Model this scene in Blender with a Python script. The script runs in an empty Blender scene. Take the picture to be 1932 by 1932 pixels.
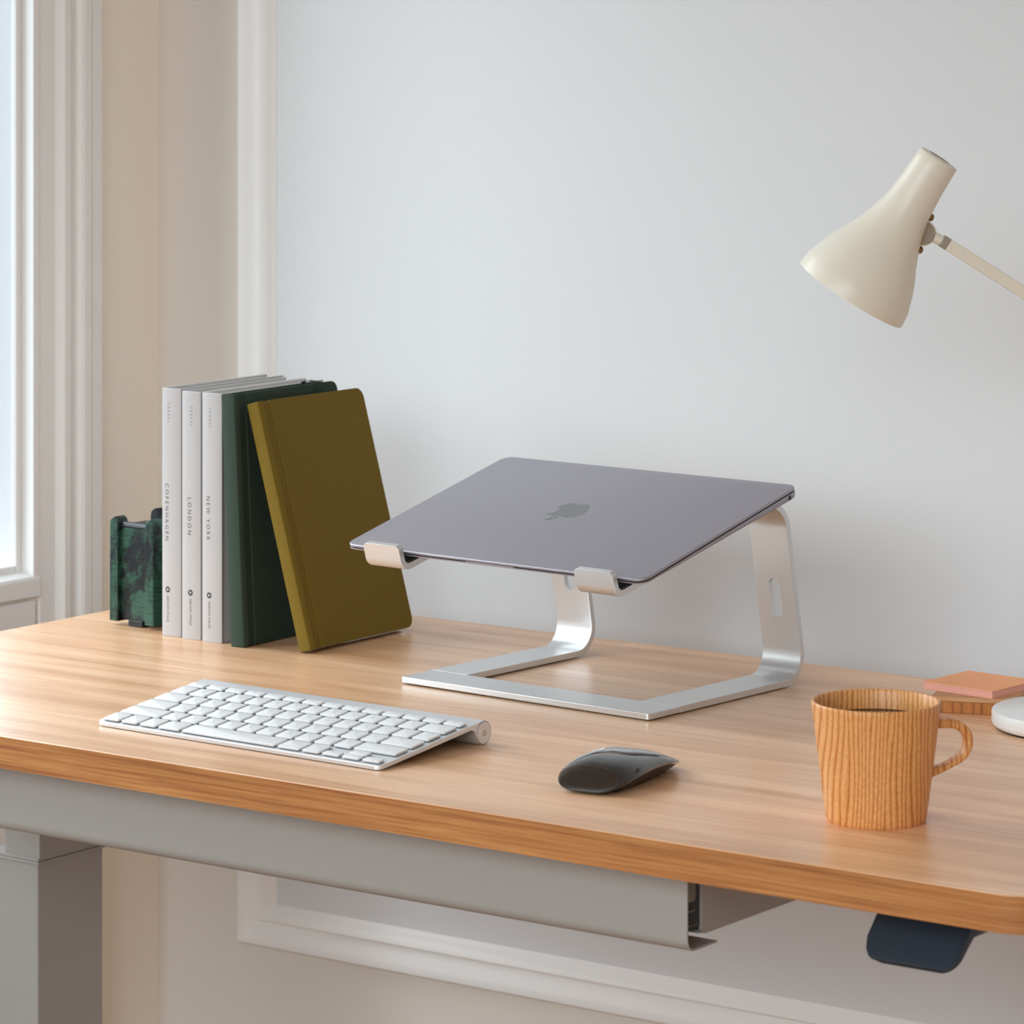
import bpy, bmesh, math, random
from math import sin, cos, pi, radians, sqrt, atan2
from mathutils import Vector, Matrix

random.seed(7)
scene = bpy.context.scene
COL = scene.collection

# ------------------------------------------------------------------ camera, sky, light, exposure
# world: x along the desk's front edge, y towards the back wall, z up; desk's left front corner at x=y=0
DESK = 0.740                                    # height of the desk top
cam_data = bpy.data.cameras.new('camera')
cam = bpy.data.objects.new('camera', cam_data)
COL.objects.link(cam)
cam.location = (2.2951, -2.0487, DESK + 0.5513)
cam.rotation_euler = (radians(90), 0, radians(36.07))
cam_data.sensor_width = 36.0
cam_data.lens = 36.0 * 7074.0 / 1932.0
cam_data.shift_y = -963.44 / 1932.0
cam_data.clip_start = 0.05
cam_data.dof.use_dof = True
cam_data.dof.focus_distance = 2.92
cam_data.dof.aperture_fstop = 18.0
scene.camera = cam

SKY_STRENGTH = 11.0
world = bpy.data.worlds.new('overcast_sky')
scene.world = world
world.use_nodes = True
wn, wl = world.node_tree.nodes, world.node_tree.links
wn.clear()
w_out = wn.new('ShaderNodeOutputWorld')
w_bg = wn.new('ShaderNodeBackground')
w_tc = wn.new('ShaderNodeTexCoord')
w_sep = wn.new('ShaderNodeSeparateXYZ')
w_ramp = wn.new('ShaderNodeValToRGB')
wl.new(w_tc.outputs['Generated'], w_sep.inputs[0])
wl.new(w_sep.outputs['Z'], w_ramp.inputs['Fac'])
# pale street and facades low down, brighter cloud above
e = w_ramp.color_ramp.elements
e[0].position = 0.0
e[0].color = (0.073, 0.081, 0.093, 1)
e[1].position = 0.6
e[1].color = (0.62, 0.67, 0.72, 1)
k = e.new(0.06)
k.color = (0.12, 0.134, 0.15, 1)
k = e.new(0.17)
k.color = (0.74, 0.82, 0.89, 1)
wl.new(w_ramp.outputs['Color'], w_bg.inputs['Color'])
w_bg.inputs['Strength'].default_value = SKY_STRENGTH
wl.new(w_bg.outputs[0], w_out.inputs[0])

scene.view_settings.view_transform = 'Standard'
scene.view_settings.look = 'None'
scene.view_settings.gamma = 1.0
scene.view_settings.use_curve_mapping = False
scene.view_settings.exposure = -0.36
scene.cycles.use_denoising = True
scene.cycles.max_bounces = 14
scene.cycles.diffuse_bounces = 9
scene.cycles.glossy_bounces = 5
scene.cycles.transparent_max_bounces = 12
scene.cycles.caustics_reflective = False
scene.cycles.caustics_refractive = False
scene.cycles.sample_clamp_indirect = 8.0

ROOM_X0, ROOM_X1 = -0.1684, 4.1                  # inner faces of the left and right walls
ROOM_Y0, ROOM_Y1 = -3.4, 0.7408                  # inner faces of the front and back walls
CEIL = 2.95
WINDOWS = [(-0.40, 0.5555)]                      # y range of the opening in the left wall
FRONT_FILL = [(-0.05, 3.5)]                             # x range of the unseen opening added behind the camera for fill
WIN_Z0, WIN_Z1 = DESK + 0.0075, 1.9
FRONT_Z0, FRONT_Z1 = 0.66, 2.8

for (y0, y1) in WINDOWS:                         # daylight enters through the window openings
    ld = bpy.data.lights.new('window_and_fill_daylight', 'AREA')
    ld.shape = 'RECTANGLE'
    ld.size = WIN_Z1 - WIN_Z0
    ld.size_y = y1 - y0
    ld.cycles.is_portal = True
    lo = bpy.data.objects.new('window_and_fill_daylight', ld)
    COL.objects.link(lo)
    lo.location = (ROOM_X0 - 0.075, (y0 + y1) / 2, (WIN_Z0 + WIN_Z1) / 2)
    lo.rotation_euler = (0, radians(-90), 0)

for (x0, x1) in FRONT_FILL:  # portal of the added opening that gives frontal fill
    ld = bpy.data.lights.new('window_and_fill_daylight', 'AREA')
    ld.shape = 'RECTANGLE'
    ld.size = x1 - x0
    ld.size_y = FRONT_Z1 - FRONT_Z0
    ld.cycles.is_portal = True
    lo = bpy.data.objects.new('window_and_fill_daylight', ld)
    COL.objects.link(lo)
    lo.location = ((x0 + x1) / 2, ROOM_Y0 - 0.075, (FRONT_Z0 + FRONT_Z1) / 2)
    lo.rotation_euler = (radians(90), 0, 0)

# ------------------------------------------------------------------ helpers
MM = 0.001


def lin(r, g, b):
    def f(c):
        c /= 255.0
        return c / 12.92 if c <= 0.04045 else ((c + 0.055) / 1.055) ** 2.4
    return (f(r), f(g), f(b), 1.0)


def material(name, color, rough=0.5, metallic=0.0, spec=0.5, coat=0.0, coat_rough=0.1):
    m = bpy.data.materials.new(name)
    m.use_nodes = True
    b = m.node_tree.nodes['Principled BSDF']
    b.inputs['Base Color'].default_value = color
    b.inputs['Roughness'].default_value = rough
    b.inputs['Metallic'].default_value = metallic
    b.inputs['Specular IOR Level'].default_value = spec
    b.inputs['Coat Weight'].default_value = coat
    b.inputs['Coat Roughness'].default_value = coat_rough
    return m


def nodes_of(m):
    nt = m.node_tree
    return nt.nodes, nt.links, nt.nodes['Principled BSDF']


def noise_of(m, scale, mapping=(1, 1, 1), detail=4.0, rough=0.55, dist=0.0, loc=(0, 0, 0)):
    n, l, _ = nodes_of(m)
    tc = n.new('ShaderNodeTexCoord')
    mp = n.new('ShaderNodeMapping')
    mp.inputs['Scale'].default_value = mapping
    mp.inputs['Location'].default_value = loc
    nz = n.new('ShaderNodeTexNoise')
    nz.inputs['Scale'].default_value = scale
    nz.inputs['Detail'].default_value = detail
    nz.inputs['Roughness'].default_value = rough
    nz.inputs['Distortion'].default_value = dist
    l.new(tc.outputs['Object'], mp.inputs['Vector'])
    l.new(mp.outputs[0], nz.inputs['Vector'])
    return nz.outputs['Fac']


def ramp_of(m, fac, stops):
    n, l, _ = nodes_of(m)
    r = n.new('ShaderNodeValToRGB')
    el = r.color_ramp.elements
    while len(el) < len(stops):
        el.new(0.5)
    for q, (p, c) in zip(el, stops):
        q.position = p
        q.color = c
    l.new(fac, r.inputs['Fac'])
    return r.outputs['Color']


def mix_of(m, a, b, fac=0.5, mode='MULTIPLY'):
    n, l, _ = nodes_of(m)
    x = n.new('ShaderNodeMix')
    x.data_type = 'RGBA'
    x.blend_type = mode
    if isinstance(fac, float):
        x.inputs[0].default_value = fac
    else:
        l.new(fac, x.inputs[0])
    for sock, v in ((x.inputs[6], a), (x.inputs[7], b)):
        if isinstance(v, tuple):
            sock.default_value = v
        else:
            l.new(v, sock)
    return x.outputs[2]


def bump_of(m, fac, strength, distance=0.001):
    n, l, b = nodes_of(m)
    bp = n.new('ShaderNodeBump')
    bp.inputs['Strength'].default_value = strength
    bp.inputs['Distance'].default_value = distance
    l.new(fac, bp.inputs['Height'])
    l.new(bp.outputs[0], b.inputs['Normal'])


def base_from(m, col):
    n, l, b = nodes_of(m)
    l.new(col, b.inputs['Base Color'])


class Geo:
    """collects faces in millimetres and links them as ONE mesh object"""

    def __init__(self):
        self.v, self.f = [], []

    def add(self, verts, faces):
        o = len(self.v)
        self.v += [tuple(p) for p in verts]
        self.f += [tuple(i + o for i in f) for f in faces]
        return self

    def box(self, x0, y0, z0, x1, y1, z1):
        v = [(x0, y0, z0), (x1, y0, z0), (x1, y1, z0), (x0, y1, z0), (x0, y0, z1), (x1, y0, z1), (x1, y1, z1), (x0, y1, z1)]
        return self.add(v, [(3, 2, 1, 0), (4, 5, 6, 7), (0, 1, 5, 4), (1, 2, 6, 5), (2, 3, 7, 6), (3, 0, 4, 7)])

    def prism(self, poly, h0, h1, fn=None):
        """poly of (a, b) extruded from h0 to h1; fn maps (a, b, h) to (x, y, z)"""
        fn = fn or (lambda a, b, h: (a, b, h))
        n = len(poly)
        v = [fn(a, b, h0) for a, b in poly] + [fn(a, b, h1) for a, b in poly]
        f = [tuple(range(n))[::-1], tuple(range(n, 2 * n))]
        f += [(i, (i + 1) % n, n + (i + 1) % n, n + i) for i in range(n)]
        return self.add(v, f)

    def loft(self, rings, cap=True, closed=True):
        n = len(rings[0])
        v = [p for r in rings for p in r]
        f = []
        for k in range(len(rings) - 1):
            for i in range(n if closed else n - 1):
                j = (i + 1) % n
                f.append((k * n + i, k * n + j, (k + 1) * n + j, (k + 1) * n + i))
        if cap:
            f.append(tuple(range(n))[::-1])
            f.append(tuple(range((len(rings) - 1) * n, len(rings) * n)))
        return self.add(v, f)

    def lathe(self, prof, n=64, cap=False):
        """prof of (r, z) turned about z"""
        rings = [[(r * cos(2 * pi * i / n), r * sin(2 * pi * i / n), z) for i in range(n)] for r, z in prof]
        return self.loft(rings, cap=cap)

    def move(self, mat):
        self.v = [tuple(mat @ Vector(p)) for p in self.v]
        return self

    def build(self, name, mat, parent=None, loc=(0, 0, 0), rot=(0, 0, 0), smooth=30, bevel=None, kind=None, label=None):
        me = bpy.data.meshes.new(name)
        me.from_pydata([(x * MM, y * MM, z * MM) for x, y, z in self.v], [], self.f)
        bm = bmesh.new()
        bm.from_mesh(me)
        bmesh.ops.recalc_face_normals(bm, faces=bm.faces)
        bm.to_mesh(me)
        bm.free()
        if smooth:
            me.polygons.foreach_set('use_smooth', [True] * len(me.polygons))
            me.set_sharp_from_angle(angle=radians(smooth))
        me.materials.append(mat)
        o = bpy.data.objects.new(name, me)
        COL.objects.link(o)
        o.location = [c * MM for c in loc]
        o.rotation_euler = rot
        if parent:
            o.parent = parent
        if bevel:
            b = o.modifiers.new('edge_rounding', 'BEVEL')
            b.width = bevel[0] * MM
            b.segments = bevel[1]
            b.limit_method = 'ANGLE'
            b.angle_limit = radians(bevel[2] if len(bevel) > 2 else 40)
            b.harden_normals = True
        if kind:
            o['kind'] = kind
        if label:
            o['label'] = label
        return o


def rrect(x0, y0, x1, y1, r, n=8, which=(1, 1, 1, 1)):
    """outline of a rectangle with rounded corners, from the lower left counter-clockwise"""
    pts = []
    for (cx, cy, a0, on, px, py) in ((x0 + r, y0 + r, pi, which[0], x0, y0), (x1 - r, y0 + r, 1.5 * pi, which[1], x1, y0),
                                     (x1 - r, y1 - r, 0, which[2], x1, y1), (x0 + r, y1 - r, .5 * pi, which[3], x0, y1)):
        if on:
            pts += [(cx + r * cos(a0 + .5 * pi * i / n), cy + r * sin(a0 + .5 * pi * i / n)) for i in range(n + 1)]
        else:
            pts.append((px, py))
    return pts


def fillet(path, radii, n=10):
    """polyline with its inner corners rounded by the given radii"""
    out = [Vector(path[0])]
    for i in range(1, len(path) - 1):
        p, a, b = Vector(path[i]), Vector(path[i - 1]), Vector(path[i + 1])
        u, w = (a - p).normalized(), (b - p).normalized()
        half = u.angle(w) / 2
        r = radii[i - 1]
        t = r / math.tan(half)
        c = p + (u + w).normalized() * (r / sin(half))
        s, e2 = p + u * t, p + w * t
        a0, a1 = atan2(*(s - c).yx), atan2(*(e2 - c).yx)
        d = (a1 - a0 + pi) % (2 * pi) - pi
        out += [c + Vector((cos(a0 + d * k / n), sin(a0 + d * k / n))) * r for k in range(n + 1)]
    out.append(Vector(path[-1]))
    return out


def ribbon(path, t):
    """closed outline of a strip of thickness t on the left side of path"""
    L = []
    for i, p in enumerate(path):
        a = path[max(i - 1, 0)]
        b = path[min(i + 1, len(path) - 1)]
        d = (b - a).normalized()
        L.append(p + Vector((-d.y, d.x)) * t)
    return [tuple(p) for p in path] + [tuple(p) for p in reversed(L)]


def tube_ring(c, u, w, r, n=20):
    return [tuple(Vector(c) + Vector(u) * (r * cos(2 * pi * i / n)) + Vector(w) * (r * sin(2 * pi * i / n))) for i in range(n)]


def axis_frame(d):
    d = Vector(d).normalized()
    h = Vector((0, 0, 1)) if abs(d.z) < 0.9 else Vector((1, 0, 0))
    u = h.cross(d).normalized()
    return u, d.cross(u), d


def cyl(geo, a, b, r, r2=None, n=28):
    u, w, _ = axis_frame(Vector(b) - Vector(a))
    return geo.loft([tube_ring(a, u, w, r, n), tube_ring(b, u, w, r2 or r, n)])


def squarebar(geo, a, b, width, height, side):
    """bar from a to b; side = direction of its width"""
    d = (Vector(b) - Vector(a)).normalized()
    s = (Vector(side) - d * d.dot(Vector(side))).normalized()
    w = d.cross(s)
    q = [(-.5, -.5), (.5, -.5), (.5, .5), (-.5, .5)]
    return geo.loft([[tuple(Vector(p) + s * (i * width) + w * (j * height)) for i, j in q] for p in (a, b)])


def thing(name, label, cat, loc, rot=(0, 0, 0), group=None):
    o = bpy.data.objects.new(name, None)
    COL.objects.link(o)
    o.location = (loc[0] * MM, loc[1] * MM, DESK + loc[2] * MM)
    o.rotation_euler = rot
    o.empty_display_size = 0.02
    return tag(o, label, cat, group)


def tag(o, label, cat, group=None):
    o['label'] = label
    o['category'] = cat
    if group:
        o['group'] = group
    return o


FONT_CACHE = {}


def text_mesh(s, spacing=1.0):
    """flat lettering: (verts, faces) in a box of its own units plus that box"""
    key = (s, spacing)
    if key not in FONT_CACHE:
        cu = bpy.data.curves.new('lettering', 'FONT')
        cu.body = s
        cu.space_character = spacing
        cu.resolution_u = 3
        ob = bpy.data.objects.new('lettering', cu)
        COL.objects.link(ob)
        dg = bpy.context.evaluated_depsgraph_get()
        dg.update()
        me = ob.evaluated_get(dg).to_mesh()
        v = [tuple(p.co) for p in me.vertices]
        f = [tuple(p.vertices) for p in me.polygons]
        ob.evaluated_get(dg).to_mesh_clear()
        bpy.data.objects.remove(ob)
        bpy.data.curves.remove(cu)
        FONT_CACHE[key] = (v, f)
    return FONT_CACHE[key]


def lettering(geo, s, length, height, fn, spacing=1.0):
    """fits text s to length x height (mm) and maps (u, v) by fn"""
    v, f = text_mesh(s, spacing)
    x0, x1 = min(p[0] for p in v), max(p[0] for p in v)
    y0, y1 = min(p[1] for p in v), max(p[1] for p in v)
    return geo.add([fn((p[0] - x0) / (x1 - x0) * length, (p[1] - y0) / (y1 - y0) * height) for p in v], f)


# ------------------------------------------------------------------ materials
WALL = material('wall_paint', lin(215, 215, 215), 0.62, spec=0.35)
bump_of(WALL, noise_of(WALL, 130, detail=3), 0.12, 0.0012)
STONE = material('pale_grey_render', lin(176, 175, 176), 0.8)
WALL_CREAM = material('cream_wall_paint', lin(252, 244, 231), 0.6, spec=0.35)
WALL_WARM = material('warm_wall_paint', lin(212, 196, 174), 0.7)
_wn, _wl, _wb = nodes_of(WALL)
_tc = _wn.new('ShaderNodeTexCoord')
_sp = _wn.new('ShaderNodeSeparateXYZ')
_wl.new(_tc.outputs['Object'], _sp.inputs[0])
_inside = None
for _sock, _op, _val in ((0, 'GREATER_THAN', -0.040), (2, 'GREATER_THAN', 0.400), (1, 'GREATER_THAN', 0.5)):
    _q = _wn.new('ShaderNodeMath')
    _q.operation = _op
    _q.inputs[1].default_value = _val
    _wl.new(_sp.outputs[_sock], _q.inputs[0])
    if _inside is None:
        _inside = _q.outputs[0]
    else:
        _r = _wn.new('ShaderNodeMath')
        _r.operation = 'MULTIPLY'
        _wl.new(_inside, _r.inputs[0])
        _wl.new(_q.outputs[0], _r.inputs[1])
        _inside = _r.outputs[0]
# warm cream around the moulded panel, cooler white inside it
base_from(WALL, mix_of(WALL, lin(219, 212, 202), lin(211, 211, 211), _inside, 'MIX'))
TRIM = material('trim_paint', lin(236, 234, 231), 0.38, spec=0.5)
CEILM = material('ceiling_paint', lin(240, 239, 236), 0.8)
FLOOR = material('floor_oak', lin(178, 128, 82), 0.45)
_c = ramp_of(FLOOR, noise_of(FLOOR, 1.0, (3, 40, 40), 4), [(0.3, lin(150, 100, 60)), (0.7, lin(196, 146, 98))])
base_from(FLOOR, _c)

GLASS = bpy.data.materials.new('window_glass')
GLASS.use_nodes = True
_n, _l = GLASS.node_tree.nodes, GLASS.node_tree.links
_n.clear()
_o = _n.new('ShaderNodeOutputMaterial')
_m = _n.new('ShaderNodeMixShader')
_t = _n.new('ShaderNodeBsdfTransparent')
_g = _n.new('ShaderNodeBsdfGlossy')
_f = _n.new('ShaderNodeFresnel')
_t.inputs['Color'].default_value = (0.96, 0.98, 0.98, 1)
_g.inputs['Roughness'].default_value = 0.02
_f.inputs['IOR'].default_value = 1.06
_l.new(_f.outputs[0], _m.inputs[0])
_l.new(_t.outputs[0], _m.inputs[1])
_l.new(_g.outputs[0], _m.inputs[2])
_l.new(_m.outputs[0], _o.inputs['Surface'])


def oak(name, light, mid, dark, rough, across=420):
    """oak laminate with its grain along local x"""
    m = material(name, mid, rough, spec=0.5, coat=0.25, coat_rough=rough * .85)
    fine = ramp_of(m, noise_of(m, 1.0, (7, across, 420), 5, 0.62, 0.3), [(0.36, dark), (0.52, mid), (0.68, light)])
    broad = ramp_of(m, noise_of(m, 1.0, (2.2, across / 12.0, 34), 3, 0.5, 0.6), [(0.32, lin(222, 208, 192)), (0.66, (1, 1, 1, 1))])
    pore = ramp_of(m, noise_of(m, 1.0, (16, across * 2.1, 900), 2, 0.5), [(0.60, (1, 1, 1, 1)), (0.74, lin(196, 168, 140))])
    base_from(m, mix_of(m, mix_of(m, fine, broad, 1.0), pore, 0.55))
    bump_of(m, noise_of(m, 1.0, (9, 520, 520), 3), 0.05, 0.0004)
    return m


OAK = oak('oak_laminate', lin(247, 209, 172), lin(244, 199, 158), lin(233, 180, 136), 0.33)
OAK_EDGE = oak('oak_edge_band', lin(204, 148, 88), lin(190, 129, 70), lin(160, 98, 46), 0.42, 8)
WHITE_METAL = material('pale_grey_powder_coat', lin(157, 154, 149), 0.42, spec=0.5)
BLACK_PLASTIC = material('black_plastic', lin(18, 18, 19), 0.5)
DARK_STEEL = material('dark_steel', lin(120, 112, 92), 0.4, 0.6)
NAVY_PLASTIC = material('navy_soft_touch_plastic', lin(33, 44, 55), 0.55, spec=0.4)
RUBBER = material('black_rubber', lin(22, 22, 23), 0.75)
ALU = material('silver_aluminium', lin(216, 216, 216), 0.36, 0.85)
ALU_KB = material('keyboard_aluminium', lin(224, 226, 229), 0.42, 0.7)
SPACE_GREY = material('grey_anodised_aluminium', lin(164, 160, 168), 0.42, 0.75)
GREY_MARK = material('polished_grey_metal', lin(120, 122, 122), 0.16, 0.9)
BLACK_GAP = material('black_gasket', lin(10, 8, 8), 0.6)
KEY = material('white_key_plastic', lin(226, 226, 226), 0.36)
LEGEND = material('grey_key_print', lin(186, 189, 192), 0.5)
POWER_MARK = material('grey_engraving', lin(110, 80, 62), 0.5)
GLOSS_BLACK = material('gloss_black', lin(14, 14, 15), 0.06, spec=0.6, coat=1.0, coat_rough=0.02)
MOUSE_BASE = material('satin_black', lin(20, 18, 17), 0.4)
MOUSE_MARK = material('dark_grey_print', lin(52, 52, 54), 0.12)

PAPER = material('book_pages', lin(226, 222, 212), 0.85)
_z = noise_of(PAPER, 1.0, (900, 3, 3), 2)
base_from(PAPER, ramp_of(PAPER, _z, [(0.3, lin(206, 200, 188)), (0.7, lin(236, 233, 226))]))
CREAM_PAPER = material('cream_notebook_paper', lin(196, 186, 158), 0.85)
WHITE_COVER = material('white_cloth_cover', lin(177, 174, 173), 0.6)
bump_of(WHITE_COVER, noise_of(WHITE_COVER, 900, detail=2), 0.08, 0.0003)
INK = material('black_ink', lin(40, 40, 42), 0.6)
GREY_INK = material('grey_ink', lin(98, 98, 100), 0.6)
WHITE_INK = material('white_ink', lin(225, 223, 222), 0.6)


def cloth(name, c):
    m = material(name, c, 0.72, spec=0.2)
    bump_of(m, noise_of(m, 1100, detail=2), 0.22, 0.0004)
    return m


GREEN_COVER = cloth('dark_green_cloth', lin(52, 66, 56))
OLIVE_COVER = cloth('olive_cloth', lin(114, 93, 28))
ELASTIC = material('green_elastic', lin(8, 40, 30), 0.7)

PATINA = material('green_patina_iron', lin(60, 100, 80), 0.42, 0.25)
_p = ramp_of(PATINA, noise_of(PATINA, 1.0, (34, 34, 26), 6, 0.72, 0.4), [(0.44, lin(9, 13, 15)), (0.53, lin(44, 82, 65))])
_q = ramp_of(PATINA, noise_of(PATINA, 1.0, (40, 40, 520), 4, 0.7), [(0.34, lin(16, 26, 26)), (0.5, (1, 1, 1, 1)), (0.70, (1, 1, 1, 1))])
base_from(PATINA, mix_of(PATINA, _p, _q, 0.75))
bump_of(PATINA, noise_of(PATINA, 420, detail=4), 0.3, 0.0006)
BLACK_IRON = material('black_iron', lin(24, 26, 28), 0.35, 0.3)
bump_of(BLACK_IRON, noise_of(BLACK_IRON, 300, detail=4), 0.25, 0.0006)

LAMP_WHITE = material('cream_enamel', lin(228, 221, 204), 0.34, spec=0.5)
LAMP_GREY = material('grey_joint_plastic', lin(150, 138, 122), 0.5)
BRASS = material('bronze_screw', lin(150, 122, 84), 0.3, 0.9)
BASE_WHITE = material('white_enamel', lin(232, 232, 230), 0.35)

ORANGE_PAPER = material('orange_paper', lin(255, 180, 130), 0.8)
PINK_EDGE = material('salmon_paper_edge', lin(236, 172, 152), 0.85)
_z = noise_of(PINK_EDGE, 1.0, (3, 3, 1500), 2)
base_from(PINK_EDGE, ramp_of(PINK_EDGE, _z, [(0.3, lin(222, 160, 142)), (0.7, lin(246, 184, 166))]))


def striped_wood(name, pale, mid, dark, pitch, wobble=1.0):
    """wood with upright growth rings pitch mm apart, plank-sawn across local x"""
    m = material(name, pale, 0.42, spec=0.45)
    n, l, _ = nodes_of(m)
    tc = n.new('ShaderNodeTexCoord')
    sep = n.new('ShaderNodeSeparateXYZ')
    l.new(tc.outputs['Object'], sep.inputs[0])

    def math_node(op, a, b):
        q = n.new('ShaderNodeMath')
        q.operation = op
        for sock, v in ((q.inputs[0], a), (q.inputs[1], b)):
            if isinstance(v, (int, float)):
                sock.default_value = v
            else:
                l.new(v, sock)
        return q.outputs[0]
    x = math_node('MULTIPLY', sep.outputs['X'], 1000.0 / pitch)
    drift = math_node('MULTIPLY', noise_of(m, 1.0, (38, 9, 5), 2, 0.5), 5.5 * wobble)
    jit = math_node('MULTIPLY', noise_of(m, 1.0, (150, 60, 16), 2, 0.5), 0.9 * wobble)
    fr = math_node('FRACT', math_node('ADD', math_node('ADD', x, drift), jit), 0.0)
    half = tuple(.5 * a + .5 * b for a, b in zip(pale, mid))
    rings = ramp_of(m, fr, [(0.0, mid), (0.10, half), (0.42, pale), (0.66, half), (0.80, mid), (0.90, dark), (0.97, dark), (1.0, mid)])
    fleck = ramp_of(m, noise_of(m, 1.0, (900, 900, 300), 3, 0.6), [(0.36, lin(226, 208, 186)), (0.58, (1, 1, 1, 1))])
    base_from(m, mix_of(m, rings, fleck, 0.6))
    return m


MUG_WOOD = striped_wood('striped_ash_wood', lin(232, 176, 116), lin(216, 148, 80), lin(182, 104, 36), 3.3)
BLOCK_WOOD = striped_wood('dark_striped_wood', lin(190, 122, 56), lin(176, 108, 44), lin(140, 80, 26), 9.0, .4)
SLAB_WOOD = oak('pale_slab_wood', lin(226, 186, 142), lin(212, 164, 116), lin(190, 136, 90), 0.5)
COFFEE = material('black_coffee', lin(44, 22, 10), 0.08, spec=0.5)


# ------------------------------------------------------------------ the setting
def structure(o):
    o['kind'] = 'structure'
    return o


RX0, RX1, RY0, RY1 = ROOM_X0 / MM, ROOM_X1 / MM, ROOM_Y0 / MM, ROOM_Y1 / MM
T, TL = 200.0, 64.0                                        # thin outer wall around the windows
structure(Geo().box(RX0 - TL, RY0 - TL, -120, RX1 + T, RY1 + T, 0).build('floor', FLOOR, smooth=0))
structure(Geo().box(RX0 - TL, RY0 - TL, CEIL / MM, RX1 + T, RY1 + T, CEIL / MM + 120).build('ceiling', CEILM, smooth=0))
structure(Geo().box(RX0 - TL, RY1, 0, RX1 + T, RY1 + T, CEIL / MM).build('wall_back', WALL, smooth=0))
g = Geo()
fe = [RX0 - TL] + [x / MM for w in FRONT_FILL for x in w] + [RX1 + T]
for i in range(0, len(fe), 2):
    g.box(fe[i], RY0 - TL, 0, fe[i + 1], RY0, CEIL / MM)
for (x0, x1) in FRONT_FILL:
    g.box(x0 / MM, RY0 - TL, 0, x1 / MM, RY0, FRONT_Z0 / MM)
    g.box(x0 / MM, RY0 - TL, FRONT_Z1 / MM, x1 / MM, RY0, CEIL / MM)
structure(g.build('wall_front', WALL, smooth=0))
structure(Geo().box(RX1, RY0, 0, RX1 + T, RY1, CEIL / MM).build('wall_right', WALL_WARM, smooth=0))

WZ0, WZ1 = WIN_Z0 / MM, WIN_Z1 / MM
g = Geo()
edges = [RY0] + [v for w in sorted(WINDOWS) for v in (w[0] / MM - 8.5, w[1] / MM + 8.5)] + [RY1]
for i in range(0, len(edges), 2):
    g.box(RX0 - TL, edges[i], 0, RX0, edges[i + 1], CEIL / MM)
for (y0, y1) in WINDOWS:
    g.box(RX0 - TL, y0 / MM - 8.5, 0, RX0, y1 / MM + 8.5, WZ0 - 14)
    g.box(RX0 - TL, y0 / MM - 8.5, WZ1 + 8.5, RX0, y1 / MM + 8.5, CEIL / MM)
structure(g.build('wall_left', WALL_CREAM, smooth=0))
for i, (x0, x1) in enumerate(FRONT_FILL):              # unseen window, added behind the camera to fill from the front
    root = bpy.data.objects.new('window_%d' % (len(WINDOWS) + i + 1), None)
    COL.objects.link(root)
    root.location = (0, ROOM_Y0, 0)
    structure(root)
    x0, x1, fz0, fz1 = x0 / MM, x1 / MM, FRONT_Z0 / MM, FRONT_Z1 / MM
    g = Geo()
    for bx in ((x0, -50, fz0, x0 + 30, 8, fz1), (x1 - 30, -50, fz0, x1, 8, fz1), (x0 + 30, -50, fz1 - 30, x1 - 30, 8, fz1), (x0 + 30, -50, fz0, x1 - 30, 8, fz0 + 30),
               ((x0 + x1) / 2 - 20, -40, fz0 + 30, (x0 + x1) / 2 + 20, 0, fz1 - 30), (x0 + 30, -38, 1500, x1 - 30, -4, 1530)):
        g.box(*bx)
    g.build('frame', TRIM, root)
    Geo().box(x0 + 20, -24, fz0 + 20, x1 - 20, -20, fz1 - 20).build('pane', GLASS, root, smooth=0)

for i, (y0, y1) in enumerate(WINDOWS):
    y0, y1 = y0 / MM, y1 / MM
    root = bpy.data.objects.new('window_%d' % (i + 1), None)
    COL.objects.link(root)
    root.location = (ROOM_X0, 0, 0)
    structure(root)
    # embrasure lining and sash, in x from the wall's face
    g = Geo()
    g.box(-13, y1, WZ0 - 12, 6, y1 + 9, WZ1 + 9)            # right lining
    g.box(-13, y0 - 9, WZ0 - 12, 6, y0, WZ1 + 9)
    g.box(-13, y0 - 9, WZ1, 6, y1 + 9, WZ1 + 9)
    g.build('frame', TRIM, root, bevel=(1.5, 2))
    g = Geo()
    g.box(-66, y1, WZ0 - 12, -13, y1 + 9, WZ1 + 9)
    g.box(-66, y0 - 9, WZ0 - 12, -13, y0, WZ1 + 9)
    g.box(-66, y0, WZ1, -13, y1, WZ1 + 9)
    g.build('outer_reveal', STONE, root, smooth=0)
    g = Geo()
    for ya, yb in ((y0, y0 + 8), (y1 - 8, y1)):
        g.box(-16, ya, WZ0, -9, yb, WZ1)                    # slim glazing beads
    g.box(-16, y0 + 8, WZ0, -9, y1 - 8, WZ0 + 9)
    g.box(-34, y0 + 8, WZ1 - 40, -9, y1 - 8, WZ1)
    g.box(-34, (y0 + y1) / 2 - 17, WZ0, -12, (y0 + y1) / 2 + 17, WZ1)
    g.box(-30, y0 + 8, (WZ0 + WZ1) / 2 + 250, -8, y1 - 8, (WZ0 + WZ1) / 2 + 284)
    g.build('sash', TRIM, root, bevel=(2, 2))
    Geo().box(-15, y0 + 6, WZ0 + 4, -11, y1 - 6, WZ1 - 20).build('pane', GLASS, root, smooth=0)
    g = Geo()
    g.prism([(-16, WZ0 + 4), (-9, WZ0 + 3), (6, WZ0 - 1), (8, WZ0 - 4), (8, WZ0 - 20), (0, WZ0 - 23), (-16, WZ0 - 23)], y0 - 8, y1 + 8.5,
            lambda a, b, h: (a, h, b))
    g.build('sill', TRIM, root, bevel=(1.2, 2))

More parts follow.
